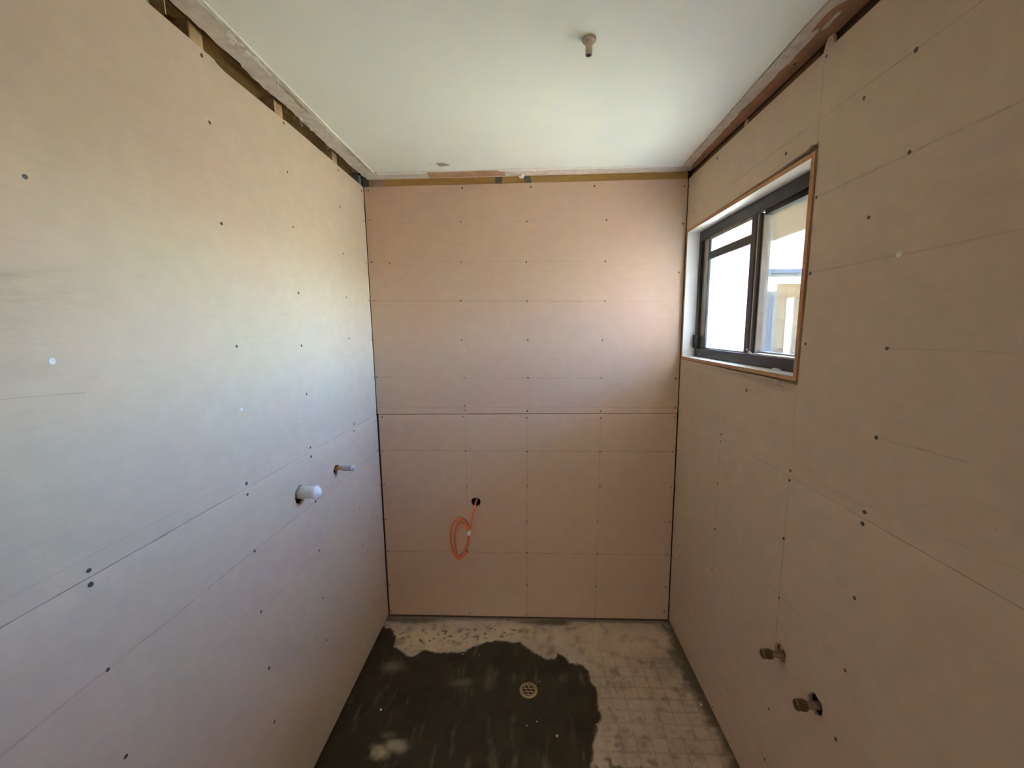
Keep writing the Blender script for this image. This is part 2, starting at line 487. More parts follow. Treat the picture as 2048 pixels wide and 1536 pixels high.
# torn nibble on the top edge beside the first stud
nib = bmesh.new(); prism(nib, [(-.985, T + .01), (-.965, T - .004), (-.935, T - .009), (-.66, T - .003), (-.655, T + .01)], 0, -.03, .02)
cut(s_lu, [nib])
for y in (-2.47, -2.13, -1.79, -1.40, -1.012, -.672, -.276):
    obj('stud', bevel(bx((-.102, y - .0225, .035), (-.0115, y + .0225, 2.4225)), .0015), m_stud, wl)
obj('top_plate', bx((-.102, YB, 2.4235), (-.0115, -.032, 2.468)), m_plate_br, wl)
obj('bottom_plate', bx((-.102, YB, FZ + .001), (-.0115, .08, .033)), m_plate_dk, wl)
obj('corner_packer', bevel(bx((-.05, -.030, .035), (-.0115, .009, 2.4225)), .001), m_packer, wl)
pb = bmesh.new()
for yy, rr, xx in ((-1.205, .010, -.040), (-1.135, .011, -.034)):
    pb = bmesh.new(); tube(pb, [(xx, yy, 1.6), (xx, yy, 2.30), (xx, yy + .004, 2.42)], rr, 12)
    obj('conduit', pb, m_conduit, wl, True)
SL = [(-1.44,1.912),(-1.015,2.353),(-1.012,2.196),(-1.008,1.945),(-1.0,1.614),(-.67,2.199),(-.664,2.019),(-.664,1.791),(-.673,1.602),(-.669,2.356),(-.275,2.351),(-.28,2.195),(-.281,1.997),(-.276,1.804),(-.278,1.618),(-.027,2.344),(-.024,2.199),(-.017,1.999),(-.014,1.808),(-.012,1.606),(-.008,1.403),(-.666,1.422),(-1.443,1.214),(-1.444,1.186),(-1.018,1.214),(-1.019,1.181),(-.669,1.217),(-.671,1.182),(-.286,1.215),(-.291,1.183),(-1.015,1.001),(-1.44,1.002),(-1.015,.8),(-1.007,.598),(-1.008,.405),(-1.434,.798),(-.666,1.0),(-.67,.799),(-.67,.595),(-.666,.404),(-.288,.799),(-.277,.597),(-.27,.398),(-.012,.3),(-.013,.196),(-.014,.6),(-.014,.803),(-.009,1.001),(-.017,1.164)]
screws((s_lu, s_ll), SL, lambda a, z: ((0, a, z), (1, 0, 0)), m_screw)
screws((s_lu, s_ll), [(-1.446,1.608),(-1.007,1.434)], lambda a, z: ((0, a, z), (1, 0, 0)), m_screw_lt, .0048)

# --- end wall
we = empty('wall_end'); setting(we, 'end wall of bare pinkish beige cement sheets under a yellow timber plate', 'wall')
obj('backing_board', bx((-.1035, .100, FZ), (W + .1045, .112, 2.474)), m_backing, we)
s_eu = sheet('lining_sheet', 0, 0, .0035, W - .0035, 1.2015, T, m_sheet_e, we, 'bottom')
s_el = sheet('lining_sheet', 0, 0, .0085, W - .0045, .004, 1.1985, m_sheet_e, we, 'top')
cut(s_el, [circ((.531, 0, .700), (0, 1, 0), .0265, jit=.07)])
obj('top_plate', bevel(bx((.106, .0115, 2.335), (W - .001, .095, 2.45)), .001), m_plate_yl, we)
obj('plate_block', bevel(bx((.0245, .0125, 2.335), (.1055, .095, 2.45)), .001), m_plate_pk, we)
obj('corner_packer', bevel(bx((-.009, .0125, 2.335), (.0238, .09, 2.45)), .001), m_packer, we)
for xa, lean in ((.685, .006), (.827, -.008)):
    sb = bmesh.new()
    A = [sb.verts.new(p) for p in ((xa - .017 - lean, .0092, 2.36), (xa + .017 - lean, .0092, 2.36), (xa + .017 + lean, .0092, 2.43), (xa - .017 + lean, .0092, 2.43))]
    sb.faces.new(A); r_ = bmesh.ops.extrude_face_region(sb, geom=list(sb.faces))
    bmesh.ops.translate(sb, verts=[v for v in r_['geom'] if isinstance(v, bmesh.types.BMVert)], vec=(0, .002, 0))
    obj('metal_strap', sb, m_strap, we)
for x in (.02, .482, .815, 1.21, 1.59):
    obj('stud', bx((max(-.01, x - .0225), .0115, .035), (min(W - .001, x + .0225), .095, 2.334)) if x != .482 else bx((.4445, .0115, .035), (.4895, .095, 2.334)), m_plate_dk if x in (.02, 1.59) else m_stud, we)  # corner studs coloured dark to imitate shade in the seams
obj('bottom_plate', bx((.0, .0115, FZ + .001), (W, .098, .033)), m_plate_dk, we)
SE = [(.024,2.354),(.502,2.354),(.845,2.351),(1.158,2.347),(1.597,2.336),(.023,2.212),(.49,2.193),(.825,2.187),(1.221,2.186),(1.598,2.16),(.019,2.003),(.114,1.996),(.486,1.995),(.82,1.989),(1.219,1.986),(1.588,1.925),(.02,1.807),(.478,1.801),(.824,1.794),(1.22,1.788),(.477,1.597),(.825,1.593),(1.213,1.589),(.012,1.403),(.485,1.397),(.825,1.395),(1.21,1.391),(1.596,1.386),(.483,1.246),(.485,1.22),(.82,1.215),(1.211,1.214),(1.600,1.229),(.028,1.184),(.471,1.186),(.818,1.179),(1.211,1.176),(1.602,1.181),(.021,.993),(.481,.995),(.818,.991),(1.211,.991),(1.597,.992),(.018,.8),(.482,.792),(.816,.794),(1.214,.796),(1.597,.788),(.018,.593),(.815,.594),(1.206,.591),(1.599,.592),(.478,.4),(.814,.401),(1.207,.399),(1.594,.397),(.018,.399),(.813,.203),(1.202,.2),(1.593,.202),(.018,.189),(.018,.025),(.478,.018),(.811,.017),(1.199,.017),(1.59,.053)]
screws((s_eu, s_el), SE, lambda a, z: ((a, 0, z), (0, -1, 0)), m_screw, .0040)

# --- right wall, with the window opening
wr = empty('wall_right'); setting(wr, 'right wall of bare pinkish beige cement sheets around the window', 'wall')
s_ru = sheet('lining_sheet', 1, W, YB, -.0015, 1.2003, T, m_sheet_r, wr, 'bottom')
s_rl = sheet('lining_sheet', 1, W, YB, -.0045, .004, 1.1997, m_sheet_r, wr, 'top')
op = bmesh.new()
prism(op, [(-.0085, 1.489), (-.40, 1.487), (-.60, 1.484), (-.75, 1.486), (-.912, 1.481), (-.9145, 1.80), (-.913, 2.148), (-.90, 2.144), (-.885, 2.150), (-.86, 2.142), (-.80, 2.141), (-.72, 2.136), (-.62, 2.136), (-.45, 2.132), (-.20, 2.129), (-.0085, 2.127)], 0, W - .03, W + .03)
cut(s_ru, [op])
TAP1 = (-.941, .632); TAP2 = (-1.099, .614)
cut(s_rl, [circ((W, TAP1[0], TAP1[1] + .002), (1, 0, 0), .0275, jit=.08), circ((W, TAP2[0], TAP2[1]), (1, 0, 0), .0275, jit=.08)])
def ring_wall(bm, x0, x1, y0, y1, z0, z1, hy0, hy1, hz0, hz1):
    box(bm, (x0, y0, z0), (x1, hy0, z1)); box(bm, (x0, hy1, z0), (x1, y1, z1))
    box(bm, (x0, hy0, z0), (x1, hy1, hz0)); box(bm, (x0, hy0, hz1), (x1, hy1, z1))
rw = bmesh.new(); ring_wall(rw, W + .105, W + .118, YB, .112, -.25, 2.474, -.905, -.022, 1.495, 2.122)
obj('outer_cladding', rw, plain('outer_render', (.55, .48, .38), .9), wr)
for y, z0, z1 in ((-2.4, .035, 2.37), (-1.90, .035, 2.37), (-1.50, .035, 2.37), (-1.183, .035, 2.37), (-.934, .035, 2.37), (-.475, .035, 1.46), (-.475, 2.20, 2.37), (.008, .035, 2.37)):
    obj('stud', bx((W + .0115, y - .0225, z0), (W + .102, y + .0225, z1)) if abs(y + .934) > .01 and abs(y - .008) > .01 else bx((W + .0115, y - .018, z0), (W + .102, y + .018, z1)), m_stud, wr)
obj('sill_trimmer', bx((W + .0115, -.914, 1.441), (W + .102, -.012, 1.485)), m_stud, wr)
obj('lintel', bx((W + .0115, -.914, 2.172), (W + .102, -.012, 2.21)), m_plate_dk, wr)
obj('top_plate', bx((W + .022, YB, 2.3725), (W + .102, -.002, 2.45)), m_plate_dk, wr)
obj('bottom_plate', bx((W + .0115, YB, FZ + .001), (W + .102, .0, .033)), m_plate_dk, wr)
t1 = bmesh.new(); prism(t1, [(-.938, T), (-.898, T), (-.903, T + .018), (-.912, T + .031), (-.928, T + .029), (-.934, T + .012)], 0, W + .0015, W + .0095)
obj('sheet_offcut', t1, m_sheet_r, wr)
t2 = bmesh.new(); prism(t2, [(-.520, T), (-.497, T), (-.499, T + .016), (-.508, T + .027), (-.517, T + .020)], 0, W + .004, W + .0095)
obj('sheet_offcut', t2, m_plate_pk, wr)
m_batten = wood_mat('batten_brown', (.13, .07, .03), (.20, .12, .055), 1)
bt = bmesh.new()
box(bt, (W + .010, -.870, 2.3745), (W + .0215, -.006, 2.392))
obj('timber_batten', bt, m_batten, wr)
bt = bmesh.new(); box(bt, (W + .012, YB, 2.3745), (W + .0215, -.945, 2.384)); obj('timber_batten', bt, m_plate_dk, wr)
SR = [(-.913,2.356),(-.77,2.152 + .022),(-1.055,2.18),(-1.179,2.205),(-1.191,2.006),(-.9225,2.0),(-1.105,1.9),(-.924,1.798),(-.931,1.602),(-1.192,1.602),(-.475,1.214),(-.475,1.184),(-.471,1.002),(-.474,.801),(-.47,.61),(-.913,1.22),(-.913,1.189),(-.91,.999),(-.913,.801),(-1.183,1.217),(-1.181,1.187),(-1.183,.996),(-1.18,.796),(-1.176,.593),(-1.191,1.4),(-.643,1.423),(-.012,.79),(-.012,.595),(-.553,.024),(-.911,.398),(-.911,.204),(-.30,2.345),(-.012,2.21),(-.012,2.33),(-.012,1.0),(-.012,.40)]
screws((s_ru, s_rl), SR, lambda a, z: ((W, a, z), (-1, 0, 0)), m_screw, .0046)
screws((s_ru, s_rl), [(-1.194,1.802)], lambda a, z: ((W, a, z), (-1, 0, 0)), m_crumb, .0058)

# --- wall behind the camera
wb = empty('wall_back'); setting(wb, 'rear wall behind the viewpoint, bare cement sheet', 'wall')
for a0, a1, z0, z1 in ((-.116, .42, FZ, 2.474), (1.26, W + .118, FZ, 2.474), (.42, 1.26, 2.05, 2.474)):
    sheet('lining_sheet', 0, YB - .012, a0, a1, z0, z1, m_sheet_b, wb, None)
# hall added beyond the open doorway, unseen; it houses the fill lamp
hb = bmesh.new()
box(hb, (-.9, -5.1, FZ), (-.88, YB - .013, 2.474)); box(hb, (2.5, -5.1, FZ), (2.52, YB - .013, 2.474)); box(hb, (-.9, -5.12, FZ), (2.52, -5.1, 2.474))
box(hb, (-.9, -5.12, 2.475), (2.52, YB - .1, 2.50)); box(hb, (-.9, YB - .030, FZ), (-.117, YB - .013, 2.474)); box(hb, (W + .119, YB - .030, FZ), (2.52, YB - .013, 2.474))
setting(obj('wall_fill_hall', hb, plain('fill_hall_paint', (.70, .66, .58), .8, var=.02)), 'added plain hall walls behind the viewpoint, unseen, housing the fill lamp', 'wall')
setting(obj('floor_fill_hall', bx((-.9, -5.12, FZ - .1), (2.52, YB, FZ)), plain('fill_hall_floor', (.35, .30, .24), .8)), 'added floor of the unseen hall behind the viewpoint', 'floor')

# --- roof deck over the ceiling
rd = obj('roof', bx((-.20, YB - .1, 2.475), (W + .13, .14, 2.52)), m_plate_dk); setting(rd, 'roof deck closing the ceiling void, out of sight', 'roof')

# --- ceiling
def ragged(a, b, n, amp, seed, tooth=0.0):
    r = random.Random(seed); out = []; v = 0
    for i in range(n + 1):
        v = v * .72 + r.uniform(-amp, amp) * .6
        t = (i + (r.uniform(-.3, .3) if 0 < i < n else 0)) / n
        out.append((a + (b - a) * t, v + (r.uniform(0, tooth) if r.random() < .25 else 0)))
    return out
ce = empty('ceiling'); setting(ce, 'white plastered ceiling with raw edges where the cornice was torn off', 'ceiling')
cb = bmesh.new(); box(cb, (.020, YB, H + .003), (W + .0145, .0085, H + .0125))
obj('ceiling_board', cb, m_ceilboard, ce)
sk = bmesh.new()
edge = [(x, YB) for x in (1.531, .0905)]
edge += [(.0905 + d * .35, y) for y, d in ragged(YB + .05, -.10, 60, .006, 3)]
edge += [(x, -.089 + .006 * (x > .9) + d * .5) for x, d in ragged(.098, 1.555, 50, .006, 4)]
edge += [(1.556 - (1.556 - 1.531) * min(1, (-.1 - y) / .9) + d * .4, y) for y, d in ragged(-.10, YB + .05, 60, .006, 5)]
prism(sk, edge, 2, H, H + .0029)
o_sk = obj('paint_skin', sk, m_skin, ce)
hole = bmesh.new()
prism(hole, [(.404, -.173), (.420, -.181), (.448, -.180), (.462, -.170), (.476, -.160), (.471, -.145), (.452, -.138), (.432, -.136), (.424, -.131), (.410, -.137), (.402, -.152)], 2, H - .01, H + .0022)
nick1 = bmesh.new(); prism(nick1, [(.372, -.182), (.380, -.185), (.392, -.166), (.389, -.161), (.378, -.170)], 2, H - .01, H + .0022)
nick2 = bmesh.new(); prism(nick2, [(.476, -.126), (.480, -.130), (.492, -.118), (.489, -.114), (.479, -.119)], 2, H - .01, H + .0022)
cut(o_sk, [hole, nick1, nick2])
o_sk.data.materials.clear(); o_sk.data.materials.append(m_skin)
# torn paper flap and raised rim at the hole
fl = bmesh.new(); prism(fl, [(.398, -.168), (.412, -.176), (.418, -.150), (.414, -.136), (.400, -.141)], 2, H - .0028, H - .0006)
obj('paper_flap', fl, m_plaster_wh, ce)
pl = bmesh.new(); prism(pl, [(.405, -.172), (.447, -.179), (.470, -.163), (.469, -.146), (.430, -.137), (.411, -.138)], 2, H + .0016, H + .0021)
obj('torn_paper', pl, plain('torn_grey_paper', (.33, .30, .25), .95), ce)
rim = bmesh.new(); tube(rim, [(.440, -.183, H - .0004), (.455, -.178, H - .001), (.468, -.168, H - .0012), (.478, -.158, H - .0004)], [.001, .0017, .0018, .0008], 6)
obj('plaster_lip', rim, m_plaster_wh, ce)
# left: grey plaster band left by the cornice, brighter ridge along its inner edge
r1 = ragged(YB + .02, -.045, 160, .007, 21, .006)
r2 = dict(enumerate(ragged(YB + .02, -.045, 160, .003, 22)))
ls = bmesh.new(); strip(ls, [(.017 - d * .7, y, .0885 + r2[i][1] * .5, y) for i, (y, d) in enumerate(r1)], H - .0016, H + .0028)
obj('plaster_strip', ls, m_plaster, ce)
ra = ragged(YB + .02, -.085, 120, .004, 31)
rb = bmesh.new(); tube(rb, [(.0905 + d * .4, y, H - .0012 - abs(d) * .4) for y, d in ra], [.0022 + .0014 * random.random() for _ in ra], 6)
obj('plaster_ridge', rb, m_plaster_wh, ce)
for (ya, yb, xo, wd_, sd) in ((-.95, -.84, .074, .006, 1), (-.82, -.62, .070, .009, 2), (-.60, -.42, .080, .005, 3), (-.40, -.12, .079, .006, 4), (-1.20, -1.0, .083, .005, 5)):
    pts = ragged(ya, yb, 16, .005, 60 + sd)
    g = bmesh.new(); strip(g, [(xo + d - wd_ * .5 * math.sin(math.pi * (i + .3) / 17), y, xo + d * .6 + wd_ * .6 * math.sin(math.pi * (i + .3) / 17), y) for i, (y, d) in enumerate(pts)], H - .0030, H - .0014)
    obj('plaster_flake', g, m_plaster_dk if sd in (2, 4) else m_plaster_wh, ce)
for i, (x, y, s, a) in enumerate(((.078, -1.03, .013, .3), (.070, -1.00, .017, 1.0), (.063, -.985, .013, 1.9), (.074, -.965, .012, .2), (.072, -.94, .010, 2.4), (.080, -.915, .008, .5), (.022, -.565, .010, .4), (.026, -.545, .008, 1.4), (.020, -.52, .011, 2.0), (.024, -.60, .007, .9), (.021, -.36, .008, .9), (.025, -.20, .008, .1), (.022, -.17, .007, 1.1))):
    rr = random.Random(90 + i); k = rr.randint(5, 7)
    g = bmesh.new(); prism(g, [(x + s * rr.uniform(.45, 1) * math.cos(a + 2*math.pi*j/k) * .6, y + s * rr.uniform(.5, 1.25) * math.sin(a + 2*math.pi*j/k)) for j in range(k)], 2, H - .0048, H - .0008)
    obj('plaster_flake', g, m_plaster_wh if i % 3 else m_plaster, ce)
# end: strip of plaster, with the brown paper bared in places
r1 = ragged(.100, 1.600, 90, .004, 41, .003)
es = bmesh.new(); strip(es, [(x, -.086 + d * .4, x, -.060 + d * .8 - .018 * (.335 < x < .70)) for x, d in r1 if not (.115 < x < .245) ], H - .0012, H + .0026)
obj('plaster_strip', es, m_plaster_wh, ce)
r1 = ragged(.025, .34, 24, .003, 42)
es = bmesh.new(); strip(es, [(x, -.072 + d * .8, x, -.004 + d * .4) for x, d in r1], H - .0004, H + .0027)
obj('plaster_strip', es, m_plaster, ce)
r1 = ragged(.336, .745, 30, .002, 43)
es = bmesh.new(); strip(es, [(x, -.076 + d, x, -.006 + d * .3) for x, d in r1], H - .0002, H + .0027)
obj('paper_strip', es, m_paper_lt, ce)
r1 = ragged(.72, 1.575, 60, .003, 44, .004)
es = bmesh.new(); strip(es, [(x, -.064 + d * .6, x, -.002 + d * .6) for x, d in r1], H - .0006, H + .0027)
obj('plaster_strip', es, plain('plaster_pink', (.74, .64, .54), .92, var=.14, scale=30, bump=.4), ce)
r1 = ragged(.03, 1.575, 80, .002, 45)
es = bmesh.new(); tube(es, [(x, -.001 + d * .4, H + .0005 - .001 * abs(d)) for x, d in r1], [.0022 + .001 * random.random() for _ in r1], 6)
obj('plaster_ridge', es, plain('cream_edge', (.72, .58, .42), .9), ce)
r1 = ragged(.55, 1.55, 50, .002, 46)
es = bmesh.new(); tube(es, [(x, -.083 + d * .6, H - .0008) for x, d in r1], [.0014 + .001 * random.random() for _ in r1], 6)
obj('plaster_ridge', es, m_plaster_wh, ce)
g = bmesh.new(); prism(g, [(.785, -.020), (.800, -.028), (.812, -.012), (.806, .003), (.792, .002)], 2, H - .012, H - .0008)
obj('plaster_flake', g, m_plaster_wh, ce)
# right: plaster, then brown paper out to the gap
r1 = ragged(YB + .02, -.06, 110, .005, 51, .004)
def inner(y): return 1.558 - (1.558 - 1.531) * min(1, (-.06 - y) / .9)
def mid(y):
    v = 1.600 - .022 * min(1, (-.06 - y) / .6)
    if -1.02 < y < -.93: v -= .022
    return v
rs = bmesh.new(); strip(rs, [(inner(y) + d * .2, y, mid(y) + d, y) for y, d in r1], H - .0014, H + .0028)
obj('plaster_strip', rs, m_plaster, ce)
rs = bmesh.new(); strip(rs, [(mid(y) - .004, y, 1.6295 + d * .15, y) for y, d in r1], H - .0004, H + .0029)
obj('paper_strip', rs, m_paper, ce)
rr_ = ragged(-1.35, -.10, 70, .003, 52)
g = bmesh.new(); tube(g, [(inner(y) + .002 + d * .5, y, H - .0008) for y, d in rr_], [.0011 + .0010 * random.random() for _ in rr_], 6)
obj('plaster_ridge', g, m_plaster_dk, ce)
rr_ = ragged(-.20, -.075, 14, .004, 53)
g = bmesh.new(); tube(g, spline([(1.575, -.14, H - .001), (1.580, -.11, H - .001), (1.588, -.10, H - .001), (1.596, -.115, H - .001)], 5), .0012, 6); obj('plaster_ridge', g, m_plaster_dk, ce)
g = bmesh.new(); tube(g, spline([(1.560, -.055, H - .001), (1.566, -.068, H - .001), (1.577, -.070, H - .001), (1.584, -.060, H - .001)], 5), .0012, 6); obj('plaster_ridge', g, m_plaster_dk, ce)
g = bmesh.new(); strip(g, [(1.545, -.058, 1.545, -.004), (1.57, -.060, 1.57, -.002), (1.60, -.056, 1.60, -.004), (1.612, -.050, 1.612, -.010)], H - .0022, H + .001)
obj('plaster_flake', g, m_plaster, ce)
for i, (x, y, s) in enumerate(((1.585, -.955, .016), (1.572, -.93, .012), (1.556, -.885, .014), (1.583, -.985, .012))):
    rr = random.Random(190 + i)
    g = bmesh.new(); prism(g, [(x + s * rr.uniform(.5, 1) * math.cos(2*math.pi*j/6) * .6, y + s * rr.uniform(.6, 1.3) * math.sin(2*math.pi*j/6)) for j in range(6)], 2, H - .003, H - .0008)
    obj('plaster_flake', g, m_plaster, ce)
# hanging plaster fibres
for pts in ([(.092, -.838, H), (.0925, -.838, H - .014), (.0915, -.8375, H - .026), (.091, -.838, H - .041)],
            [(.087, -.436, H), (.0875, -.436, H - .020), (.087, -.4355, H - .038)],
            [(.004, -1.118, H + .004), (.004, -1.118, H - .014), (.0045, -1.118, H - .03)]):
    g = bmesh.new(); tube(g, spline(pts, 4), .0009, 5); obj('hanging_fibre', g, m_fibre, ce)
for i, (x, y) in enumerate(((.017, -.628), (.019, -.585), (.016, -.598), (.019, -.40), (.015, -.375), (.02, -.16), (.018, -.675))):
    rr = random.Random(i)
    g = bmesh.new(); tube(g, spline([(x + .002, y, H - .001), (x - .001, y + rr.uniform(-.006, .006), H - .008), (x - .004, y + rr.uniform(-.012, .012), H - .013 - rr.uniform(0, .006))], 4), .0007, 5)
    obj('hanging_fibre', g, m_fibre, ce)
obj('nail_hole', lathe(bmesh.new(), (1.603, -.80, H - .0012), (0, 0, 1), [(0, .003), (.001, .0035)], 8), m_hole, ce)
obj('nail_hole', lathe(bmesh.new(), (.700, -.030, H - .0012), (0, 0, 1), [(0, .002), (.001, .003)], 8), m_hole, ce)

# --- floor: one slab; damp and old tile-bed marks carried as masks on a dense grid
def vnoise(x, y, f, seed, octs=4):
    r = np.random.RandomState(seed); out = np.zeros_like(x); amp = 1; tot = 0
    for o in range(octs):
        g = r.rand(256, 256)
        xx, yy = x * f + 37.2, y * f + 91.7
        xi, yi = np.floor(xx).astype(int), np.floor(yy).astype(int); fx, fy = xx - xi, yy - yi
        fx = fx*fx*(3-2*fx); fy = fy*fy*(3-2*fy)
        G = lambda a, b: g[a % 256, b % 256]
        v = (G(xi, yi)*(1-fx) + G(xi+1, yi)*fx)*(1-fy) + (G(xi, yi+1)*(1-fx) + G(xi+1, yi+1)*fx)*fy
        out += amp * v; tot += amp; amp *= .55; f *= 2.03
    return out / tot
def sdist(px, py, poly):
    """signed distance to polygon, negative inside"""
    P = np.array(poly); d = np.full(px.shape, 1e9); ins = np.zeros(px.shape, bool)
    for i in range(len(P)):
        a, b = P[i], P[(i+1) % len(P)]; e = b - a
        t = np.clip(((px-a[0])*e[0] + (py-a[1])*e[1]) / (e @ e + 1e-12), 0, 1)
        d = np.minimum(d, np.hypot(px - a[0] - t*e[0], py - a[1] - t*e[1]))
        c = ((a[1] > py) != (b[1] > py)) & (px < (b[0]-a[0]) * (py-a[1]) / (b[1]-a[1] + 1e-12) + a[0])
        ins ^= c
    return np.where(ins, -d, d)
def ss(a, b, x):
    t = np.clip((x - a) / (b - a), 0, 1); return t*t*(3-2*t)
nx, ny = 330, 300
y_lo = -1.25
gx, gy = np.meshgrid(np.linspace(-.105, W + .105, nx), np.linspace(y_lo, .10, ny))
wetp = [(-.2,-.06),(.045,-.085),(.095,-.15),(.109,-.217),(.217,-.285),(.282,-.241),(.353,-.253),(.486,-.242),(.547,-.19),(.661,-.165),(.777,-.177),(.845,-.226),(.921,-.275),(.948,-.268),(.967,-.236),(1.015,-.259),(1.028,-.296),(1.09,-.307),(1.115,-.357),(1.119,-.399),(1.143,-.438),(1.13,-.483),(1.129,-.514),(1.135,-.575),(1.114,-.631),(1.087,-.685),(1.079,-.735),(1.05,-.79),(1.03,-1.3),(-.2,-1.3)]
sd = sdist(gx, gy, wetp)
n_a = vnoise(gx, gy, 14, 1); n_b = vnoise(gx, gy, 45, 2); n_c = vnoise(gx, gy, 5, 3); n_d = vnoise(gx, gy, 110, 4, 3)
wet = 1 - ss(-.008, .007, sd + (n_a - .5) * .030 + (n_b - .5) * .018)
def blob(cx, cy, rx, ry, soft=.5, seed=5, amp=.5):
    d = np.hypot((gx - cx) / rx, (gy - cy) / ry) + (vnoise(gx, gy, 22, seed) - .5) * amp * 2
    return 1 - ss(1 - soft, 1 + soft, d)
pale = np.zeros_like(gx)
pale = np.maximum(pale, blob(.22, -.165, .16, .070, .35, 6, .5) * .9)
pale = np.maximum(pale, blob(.47, -.16, .20, .060, .4, 7, .6) * .75)
pale = np.maximum(pale, blob(.295, -.235, .06, .018, .3, 8, .4) * 1.0)
pale = np.maximum(pale, blob(.80, -.10, .18, .045, .5, 9, .6) * .6)
pale = np.maximum(pale, blob(1.545, -.475, .018, .045, .6, 31, .8))
pale = np.maximum(pale, blob(1.25, -.14, .30, .09, .6, 10, .7) * .45)
pale *= (1 - wet)
p2 = np.maximum(blob(.232, -.752, .034, .022, .9, 11, 1.1), blob(.290, -.728, .034, .018, .9, 12, 1.2) * .7)
p2 = np.maximum(p2, blob(.232, -.685, .025, .012, .8, 13, 1.0) * .2)
p2 = np.maximum(p2, blob(.50, -.425, .045, .022, .7, 14, .5) * .22)
p2 = np.maximum(p2, blob(.14, -.345, .05, .030, .8, 15, .6) * .28)
p2 = np.maximum(p2, blob(.63, -.40, .018, .06, .8, 16, .6) * .15)
streak = vnoise(gx * 3.2, gy * .8, 9, 17) ; p2 = np.maximum(p2, ss(.62, .86, streak) * .16 * wet)
dark = np.zeros_like(gx)
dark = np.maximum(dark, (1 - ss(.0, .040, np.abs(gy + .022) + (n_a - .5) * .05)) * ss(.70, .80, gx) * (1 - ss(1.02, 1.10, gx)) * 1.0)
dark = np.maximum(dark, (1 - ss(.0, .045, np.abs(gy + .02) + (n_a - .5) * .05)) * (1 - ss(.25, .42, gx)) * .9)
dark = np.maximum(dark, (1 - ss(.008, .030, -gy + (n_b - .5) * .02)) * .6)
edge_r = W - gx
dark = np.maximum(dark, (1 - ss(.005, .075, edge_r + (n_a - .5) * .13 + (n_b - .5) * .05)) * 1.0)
dark = np.maximum(dark, blob(1.585, -.26, .05, .07, .5, 18, .5) * .85)
dark = np.maximum(dark, blob(1.53, -.30, .12, .07, .7, 19, .5) * .35)
pits = ss(.62, .70, vnoise(gx, gy, 55, 20, 2)) * ((blob(.33, -.135, .26, .045, .6, 21, .4) > .25) | (blob(.62, -.11, .2, .03, .6, 27, .4) > .3)) * .85
dark = np.maximum(dark, pits)
dark = np.maximum(dark, ss(.55, .66, vnoise(gx, gy, 26, 22, 3)) * blob(1.16, -.765, .14, .075, .6, 23, .5) * .9)
dark = np.maximum(dark, ss(.50, .90, vnoise(gx, gy, 20, 24, 4)) * (1 - wet) * .6)
dark = np.maximum(dark, ss(.80, .84, n_d) * (1 - wet) * .8)
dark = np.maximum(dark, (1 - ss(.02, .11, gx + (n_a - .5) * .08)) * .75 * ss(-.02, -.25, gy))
# ghost of the old mosaic: 62 x 57 mm grid
lx = np.abs(((gx - 1.256 + (n_c - .5) * .012) / .0625 + .5) % 1 - .5) * .0625; ly = np.abs(((gy + .432 + (n_c - .5) * .010) / .0575 + .5) % 1 - .5) * .0575
grid = np.maximum(1 - ss(.0015, .0065, lx), 1 - ss(.0015, .0065, ly)) * ss(.35, .62, n_a + .12) * (1 - wet) * ss(1.02, 1.20, gx) * ss(-.12, -.34, gy)
grid = np.maximum(grid, np.maximum(1 - ss(.0015, .0060, lx), 1 - ss(.0015, .006, ly)) * .16 * wet)
verts = np.stack([gx.ravel(), gy.ravel(), (FZ + (n_b - .5) * .0012 * (1 - wet)).ravel()], 1)
idx = np.arange(nx * ny).reshape(ny, nx)
faces = np.stack([idx[:-1, :-1].ravel(), idx[:-1, 1:].ravel(), idx[1:, 1:].ravel(), idx[1:, :-1].ravel()], 1)
me = bpy.data.meshes.new('floor')
me.from_pydata(verts.tolist(), [], faces.tolist())
def attr(name, a):
    at = me.attributes.new(name, 'FLOAT', 'POINT'); at.data.foreach_set('value', np.clip(a, 0, 1).ravel().astype(np.float32))
attr('wet', wet); attr('pale', pale); attr('chalk', p2); attr('dark', dark); attr('grid', grid)
me.polygons.foreach_set('use_smooth', [True] * len(me.polygons))
N = NT('concrete_floor')
at = {k: N.n('ShaderNodeAttribute', attribute_name=k).outputs['Fac'] for k in ('wet', 'pale', 'chalk', 'dark', 'grid')}
n1 = N.noise(9, 6, .62); n2 = N.noise(70, 5, .6)
c = N.ramp(n1, [(.28, (.47, .365, .26)), (.5, (.59, .465, .34)), (.75, (.67, .545, .42))])
c = N.mix(N.math('MULTIPLY', N.math('SUBTRACT', n2, .45, clamp=True), 1.4, clamp=True), c, (.70, .61, .47))
c = N.mix(N.math('MULTIPLY', at['pale'], .8), c, (.78, .62, .38))
c = N.mix(N.math('MULTIPLY', at['grid'], .34), c, (.20, .155, .085))
c = N.mix(N.math('MULTIPLY', at['dark'], .85), c, (.085, .065, .034))
wetc = N.ramp(n1, [(.3, (.036, .028, .015)), (.7, (.066, .051, .028))])
c = N.mix(at['wet'], c, wetc)
c = N.mix(at['chalk'], c, (.55, .46, .30))
N.base(c, N.math('SUBTRACT', .9, N.math('MULTIPLY', at['wet'], .22)), spec=.22)
N.bump(N.math('ADD', n2, n1), .25, .002)
me.materials.append(N.m)
fl_o = bpy.data.objects.new('floor', me); COL.objects.link(fl_o)
setting(fl_o, 'bare concrete floor with a large dark damp patch and ghost marks of old tiles', 'floor')
sl = obj('slab', bx((-.105, YB, FZ - .12), (W + .105, .10, FZ - .0015)), N.m, fl_o)
sl2 = obj('slab', bx((-.105, YB, FZ - .0015), (W + .105, y_lo, FZ)), N.m, fl_o)

